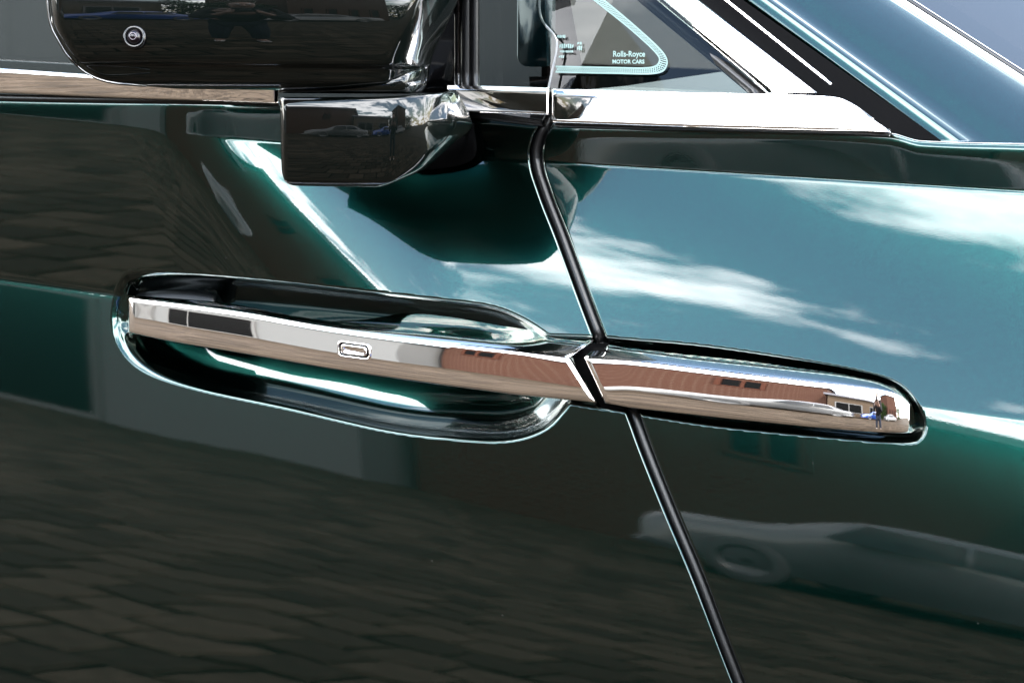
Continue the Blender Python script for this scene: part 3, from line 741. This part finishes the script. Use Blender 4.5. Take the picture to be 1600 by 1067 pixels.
fp = mesh_obj('distant_pavers', V, Fc, 'paving', ground, False); fp['kind'] = 'stuff'
att = fp.data.attributes.new('tone', 'FLOAT', 'FACE'); att.data.foreach_set('value', tone)

# buildings round the yard
def facade_box(name, label, x0, x1, y0, y1, h, wall):
    e = empty(name, ((x0+x1)/2, (y0+y1)/2, 0)); tag(e, label, 'building')
    cx, cy = (x0+x1)/2, (y0+y1)/2
    box_obj('wall', (x0-cx, y0-cy, -.03), (x1-cx, y1-cy, h), wall, e)
    box_obj('roof', (x0-cx-.25, y0-cy-.25, h), (x1-cx+.25, y1-cy+.25, h+.22), 'roof_slate', e)
    return e, cx, cy, y1
def opening(e, cx, cy, yf, x0, x1, z0, z1, frame='white_frame', fill='dark_opening', bars=1, name='window'):
    o = box_obj(name, (x0-cx, yf-cy-.08, z0), (x1-cx, yf-cy+.02, z1), fill, e)
    bm = bmesh.new(); t_ = .09
    box_mesh(bm, x0-cx-t_, x0-cx, yf-cy-.05, yf-cy+.06, z0-t_, z1+t_); box_mesh(bm, x1-cx, x1-cx+t_, yf-cy-.05, yf-cy+.06, z0-t_, z1+t_)
    box_mesh(bm, x0-cx, x1-cx, yf-cy-.05, yf-cy+.055, z1, z1+t_); box_mesh(bm, x0-cx, x1-cx, yf-cy-.05, yf-cy+.055, z0-t_, z0)
    for k in range(1, bars+1):
        xm = x0+(x1-x0)*k/(bars+1); box_mesh(bm, xm-cx-.035, xm-cx+.035, yf-cy-.05, yf-cy+.05, z0, z1)
    bm_obj('frame', bm, frame, o)
YF = -13.
e, cx, cy, yf = facade_box('garage_building', 'long white rendered garage block with dark framed openings', -25, -8.8, YF-7, YF, 3.4, 'white_render')
for x0 in (-14.7, -18.6, -22.5): opening(e, cx, cy, yf, x0, x0+3.1, .1, 2.4, bars=1, name='garage_door')
e, cx, cy, yf = facade_box('brick_building', 'long red brick building beside the white garage block', -8.6, -1.6, YF-6, YF-.6, 4.4, 'brick')
for k in range(2): opening(e, cx, cy, yf, -8.0+k*3.2, -7.3+k*3.2, 2.6, 3.5, frame='brick_dark')
e, cx, cy, yf = facade_box('beige_house', 'low beige rendered house with wide dark windows', -1.4, 5.2, YF-6, YF+.4, 3.0, 'beige_render')
for k in range(2): opening(e, cx, cy, yf, -.8+k*3.1, 1.2+k*3.1, .8, 2.1)
e, cx, cy, yf = facade_box('brick_house', 'tall orange brick house with narrow windows behind hedges', 10.2, 16.5, YF-5, YF+1.5, 6.0, 'brick')
for k in range(4): opening(e, cx, cy, yf, 11+k*1.4, 11.5+k*1.4, 1.0, 2.6, frame='brick_dark', bars=0)
def hedge(name, label, x0, x1, y0, y1, h, n_):
    e = empty(name, ((x0+x1)/2, (y0+y1)/2, 0)); tag(e, label, 'hedge', 'hedges round the yard')
    r_ = np.random.default_rng(int(abs(x0*10))); V = []; Fc = []
    cx, cy = (x0+x1)/2, (y0+y1)/2
    for k in range(n_):
        c_ = np.array([r_.uniform(x0, x1)-cx, r_.uniform(y0, y1)-cy, h*r_.uniform(.02, 1)**.8]); c_[2] += .25*math.sin(c_[0]*2.1)*c_[2]/h
        a = r_.normal(size=3); a /= np.linalg.norm(a); b_ = np.cross(a, r_.normal(size=3)); b_ /= np.linalg.norm(b_); sz = r_.uniform(.08, .16)
        q = len(V); V += [c_-a*sz, c_+b_*sz*.5, c_+a*sz, c_-b_*sz*.5]; Fc.append((q, q+1, q+2, q+3))
    mesh_obj('foliage', V, Fc, 'hedge_leaf', e, False)
    for k in range(3): box_obj('stem', (-.05+(k-1)*(x1-x0)*.3, -.05, -.03), (.05+(k-1)*(x1-x0)*.3, .05, h*.8), 'bark', e)
hedge('hedge', 'clipped green hedge between the beige house and the brick house', 5.4, 10.0, YF-1.2, YF+1.2, 3.4, 5000)
hedge('hedge', 'tall green hedge right of the brick house', 16.8, 26, YF-1, YF+2.2, 4.2, 7000)

def parked_car(name, label, loc, rz, paint_, hgt=1.42):
    e = empty(name, loc, rz); tag(e, label, 'car', 'cars parked in the yard')
    prof = [(-2.2, .35), (-2.25, .62), (-2.15, .88), (-1.55, .96), (-.85, hgt-.05), (-.1, hgt), (.55, hgt-.06), (1.25, .98), (1.95, .86), (2.2, .66), (2.22, .38), (1.95, .24), (-2.0, .24)]
    prof = [tuple(q) for q in curve(prof, 3)]
    V = []; ys = [-.92, -.90, -.80, 0, .80, .90, .92]; ins = [.10, .03, .0, -.02, 0, .03, .10]; m_ = len(prof)
    for y_, i_ in zip(ys, ins):
        for x_, z_ in prof:
            tw = max(0, z_-.92)/(hgt-.92); V.append((x_*(1-i_*.3), y_*(1-.20*tw), z_-i_*.5*(z_ > .7)))
    Fc = []
    for r_ in range(len(ys)-1):
        for k in range(m_): l_ = (k+1) % m_; Fc.append((r_*m_+k, r_*m_+l_, (r_+1)*m_+l_, (r_+1)*m_+k))
    Fc += [tuple(range(m_))[::-1], tuple(range((len(ys)-1)*m_, len(ys)*m_))]
    mesh_obj('body', V, Fc, paint_, e)
    for sy in (-1, 1):
        for a, c in (((-1.25, -.28)), ((-.22, .78))):
            w_ = [(a, .97), (c, .97), (c-(.28 if c > 0 else 0), hgt-.1), (a+(.34 if a < -1 else 0), hgt-.1)]
            mesh_obj('window', [(x_, sy*(.925*(1-.2*max(0, z_-.92)/(hgt-.92))+.004), z_) for x_, z_ in w_], [(0, 1, 2, 3)], 'car_glass', e, False)
        for wx in (-1.4, 1.38):
            ring = []; n_ = 24
            for rr_, yy_ in ((.2, .80), (.33, .80), (.34, .84), (.34, .93), (.31, .945), (.22, .945)):
                ring += [(wx+rr_*math.cos(2*math.pi*k/n_), sy*yy_, .32+rr_*math.sin(2*math.pi*k/n_)) for k in range(n_)]
            f_ = [(r2*n_+k, r2*n_+(k+1) % n_, (r2+1)*n_+(k+1) % n_, (r2+1)*n_+k) for r2 in range(5) for k in range(n_)]
            wh = mesh_obj('wheel', ring, f_, 'tyre', e)
            rim_ = [(wx+rr_*math.cos(2*math.pi*k/n_), sy*yy_, .32+rr_*math.sin(2*math.pi*k/n_)) for rr_, yy_ in ((.22, .94), (.18, .90), (.05, .92)) for k in range(n_)]
            mesh_obj('rim', rim_, [(r2*n_+k, r2*n_+(k+1) % n_, (r2+1)*n_+(k+1) % n_, (r2+1)*n_+k) for r2 in range(2) for k in range(n_)]+[tuple(range(2*n_, 3*n_))], 'alloy', wh)
    for sy in (-.66, .66):
        box_obj('headlight', (2.02, sy-.17, .62), (2.17, sy+.17, .74), 'car_glass', e, .01)
parked_car('parked_car', 'white saloon parked side on before the brick building', (-1.75, -10.2, 0), math.pi+.12, 'car_white')
parked_car('parked_car', 'blue saloon parked before the beige house', (3.2, -10.6, 0), math.pi, 'car_blue', 1.40)
parked_car('parked_car', 'white saloon parked before the orange brick house', (9.5, -9.6, 0), .2, 'car_white')

# ------------------------------------------------------------------ the photographer, mirrored in the chrome tip and the mirror housing
fh = np.array([-math.sin(YAW), math.cos(YAW), 0.]); lt = np.array([math.cos(YAW), math.sin(YAW), 0.])
def BP(back, side, z): return CAM*np.array([1, 1, 0])-fh*back+lt*side+np.array([0, 0, z])
def skinned(name, joints, edges, mat_, parent, origin, sub=1):
    names = list(joints); me = bpy.data.meshes.new(name)
    me.from_pydata([tuple(joints[k][0]-origin) for k in names], [(names.index(a), names.index(b_)) for a, b_ in edges], [])
    o = bpy.data.objects.new(name, me); link(o, parent); me.materials.append(MATS[mat_])
    m_ = o.modifiers.new('skin', 'SKIN'); m_.use_smooth_shade = True
    for i_, k in enumerate(names): me.skin_vertices[0].data[i_].radius = (joints[k][1],)*2
    me.skin_vertices[0].data[0].use_root = True
    o.modifiers.new('sub', 'SUBSURF').levels = sub; o.modifiers['sub'].render_levels = sub
    return o
org = BP(.62, 0, 0)
J = {'pelvis': (BP(.66, 0, .90), .13), 'belly': (BP(.60, 0, 1.02), .125), 'chest': (BP(.45, 0, 1.20), .135), 'neck': (BP(.30, 0, 1.335), .055), 'headlow': (BP(.215, 0, 1.345), .072), 'head': (BP(.20, 0, 1.42), .088), 'crown': (BP(.21, 0, 1.475), .06)}
E = [('pelvis', 'belly'), ('belly', 'chest'), ('chest', 'neck'), ('neck', 'headlow'), ('headlow', 'head'), ('head', 'crown')]
for nm_, sg in (('l', -1), ('r', 1)):
    J.update({nm_+'hip': (BP(.66, sg*.10, .86), .095), nm_+'knee': (BP(.60, sg*.13, .48), .062), nm_+'ank': (BP(.68, sg*.14, .09), .042), nm_+'toe': (BP(.50, sg*.16, .035), .034),
              nm_+'sho': (BP(.42, sg*.18, 1.26), .068), nm_+'elb': (BP(.30, sg*.25, 1.04), .046), nm_+'wri': (BP(.13, sg*.10, 1.20), .030), nm_+'palm': (BP(.09, sg*.078, 1.235), .030)})
    E += [('pelvis', nm_+'hip'), (nm_+'hip', nm_+'knee'), (nm_+'knee', nm_+'ank'), (nm_+'ank', nm_+'toe'), ('chest', nm_+'sho'), (nm_+'sho', nm_+'elb'), (nm_+'elb', nm_+'wri'), (nm_+'wri', nm_+'palm')]
    for q in range(4):
        z_ = 1.222+q*.0165
        J[nm_+'f%d' % q] = (BP(.062, sg*(.074-.003*q), z_), .009); J[nm_+'g%d' % q] = (BP(.044, sg*(.058-.002*q), z_), .0075)
        E += [(nm_+'palm', nm_+'f%d' % q), (nm_+'f%d' % q, nm_+'g%d' % q)]
    J[nm_+'t0'] = (BP(.115, sg*.060, 1.245), .010); J[nm_+'t1'] = (BP(.112, sg*.035, 1.25), .008)
    E += [(nm_+'palm', nm_+'t0'), (nm_+'t0', nm_+'t1')]
person = empty('person', tuple(org)); tag(person, 'person in dark clothes and white shoes bending forward with a camera', 'person')
skinned('body', J, E, 'skin', person, org)
def subset(keys, grow):
    jj = {k: (J[k][0], J[k][1]+grow) for k in keys}; return jj, [(a, b_) for a, b_ in E if a in keys and b_ in keys]
k_ = ['chest', 'belly', 'lsho', 'lelb', 'rsho', 'relb']; jj, ee = subset(k_+['pelvis'], .034)
for nm_ in 'lr':
    jj[nm_+'cuff'] = (J[nm_+'elb'][0]*.25+J[nm_+'wri'][0]*.75, .046); ee.append((nm_+'elb', nm_+'cuff'))
skinned('jacket', jj, ee, 'cloth_black', person, org)
k_ = ['pelvis', 'lhip', 'lknee', 'lank', 'rhip', 'rknee', 'rank']; jj, ee = subset(k_, .018); skinned('trousers', jj, ee, 'cloth_navy', person, org)
for nm_ in 'lr':
    jj = {'a': (J[nm_+'ank'][0]+np.array([0, 0, -.04]), .045), 'b': (J[nm_+'toe'][0]+np.array([0, 0, .005]), .042)}
    skinned('shoe', jj, [('a', 'b')], 'shoe_white', person, org)
jj = {'a': (J['head'][0]-fh*.02+np.array([0, 0, .03]), .088), 'b': (J['crown'][0]-fh*.02, .07), 'c': (J['headlow'][0]-fh*.055+np.array([0, 0, .02]), .055)}
skinned('hair', jj, [('a', 'b'), ('a', 'c')], 'hair', person, org)
for sg in (-1, 1):
    bm = bmesh.new(); bmesh.ops.create_uvsphere(bm, u_segments=10, v_segments=8, radius=.013)
    bmesh.ops.translate(bm, vec=Vector(BP(.118, sg*.032, 1.415)-org), verts=bm.verts); bm_obj('eye', bm, 'shoe_white', person, True)
bm = bmesh.new(); bmesh.ops.create_cone(bm, segments=10, radius1=.016, radius2=.008, depth=.05, cap_ends=True)
bmesh.ops.translate(bm, vec=Vector(BP(.112, 0, 1.385)-org), verts=bm.verts); bm_obj('nose', bm, 'skin', person, True)
pc = empty('photo_camera', tuple(CAM-FWD*.10)); pc.rotation_euler = cam.matrix_world.to_euler(); tag(pc, 'black photo camera held in both hands of the person', 'camera')
box_obj('camera_body', (-.065, -.045, -.03), (.065, .045, .035), 'cloth_black', pc, .006)
bm = bmesh.new(); bmesh.ops.create_cone(bm, segments=28, radius1=.036, radius2=.036, depth=.06, cap_ends=True); bmesh.ops.translate(bm, vec=(0, 0, -.06), verts=bm.verts); bm_obj('lens_barrel', bm, 'cloth_black', pc, True)
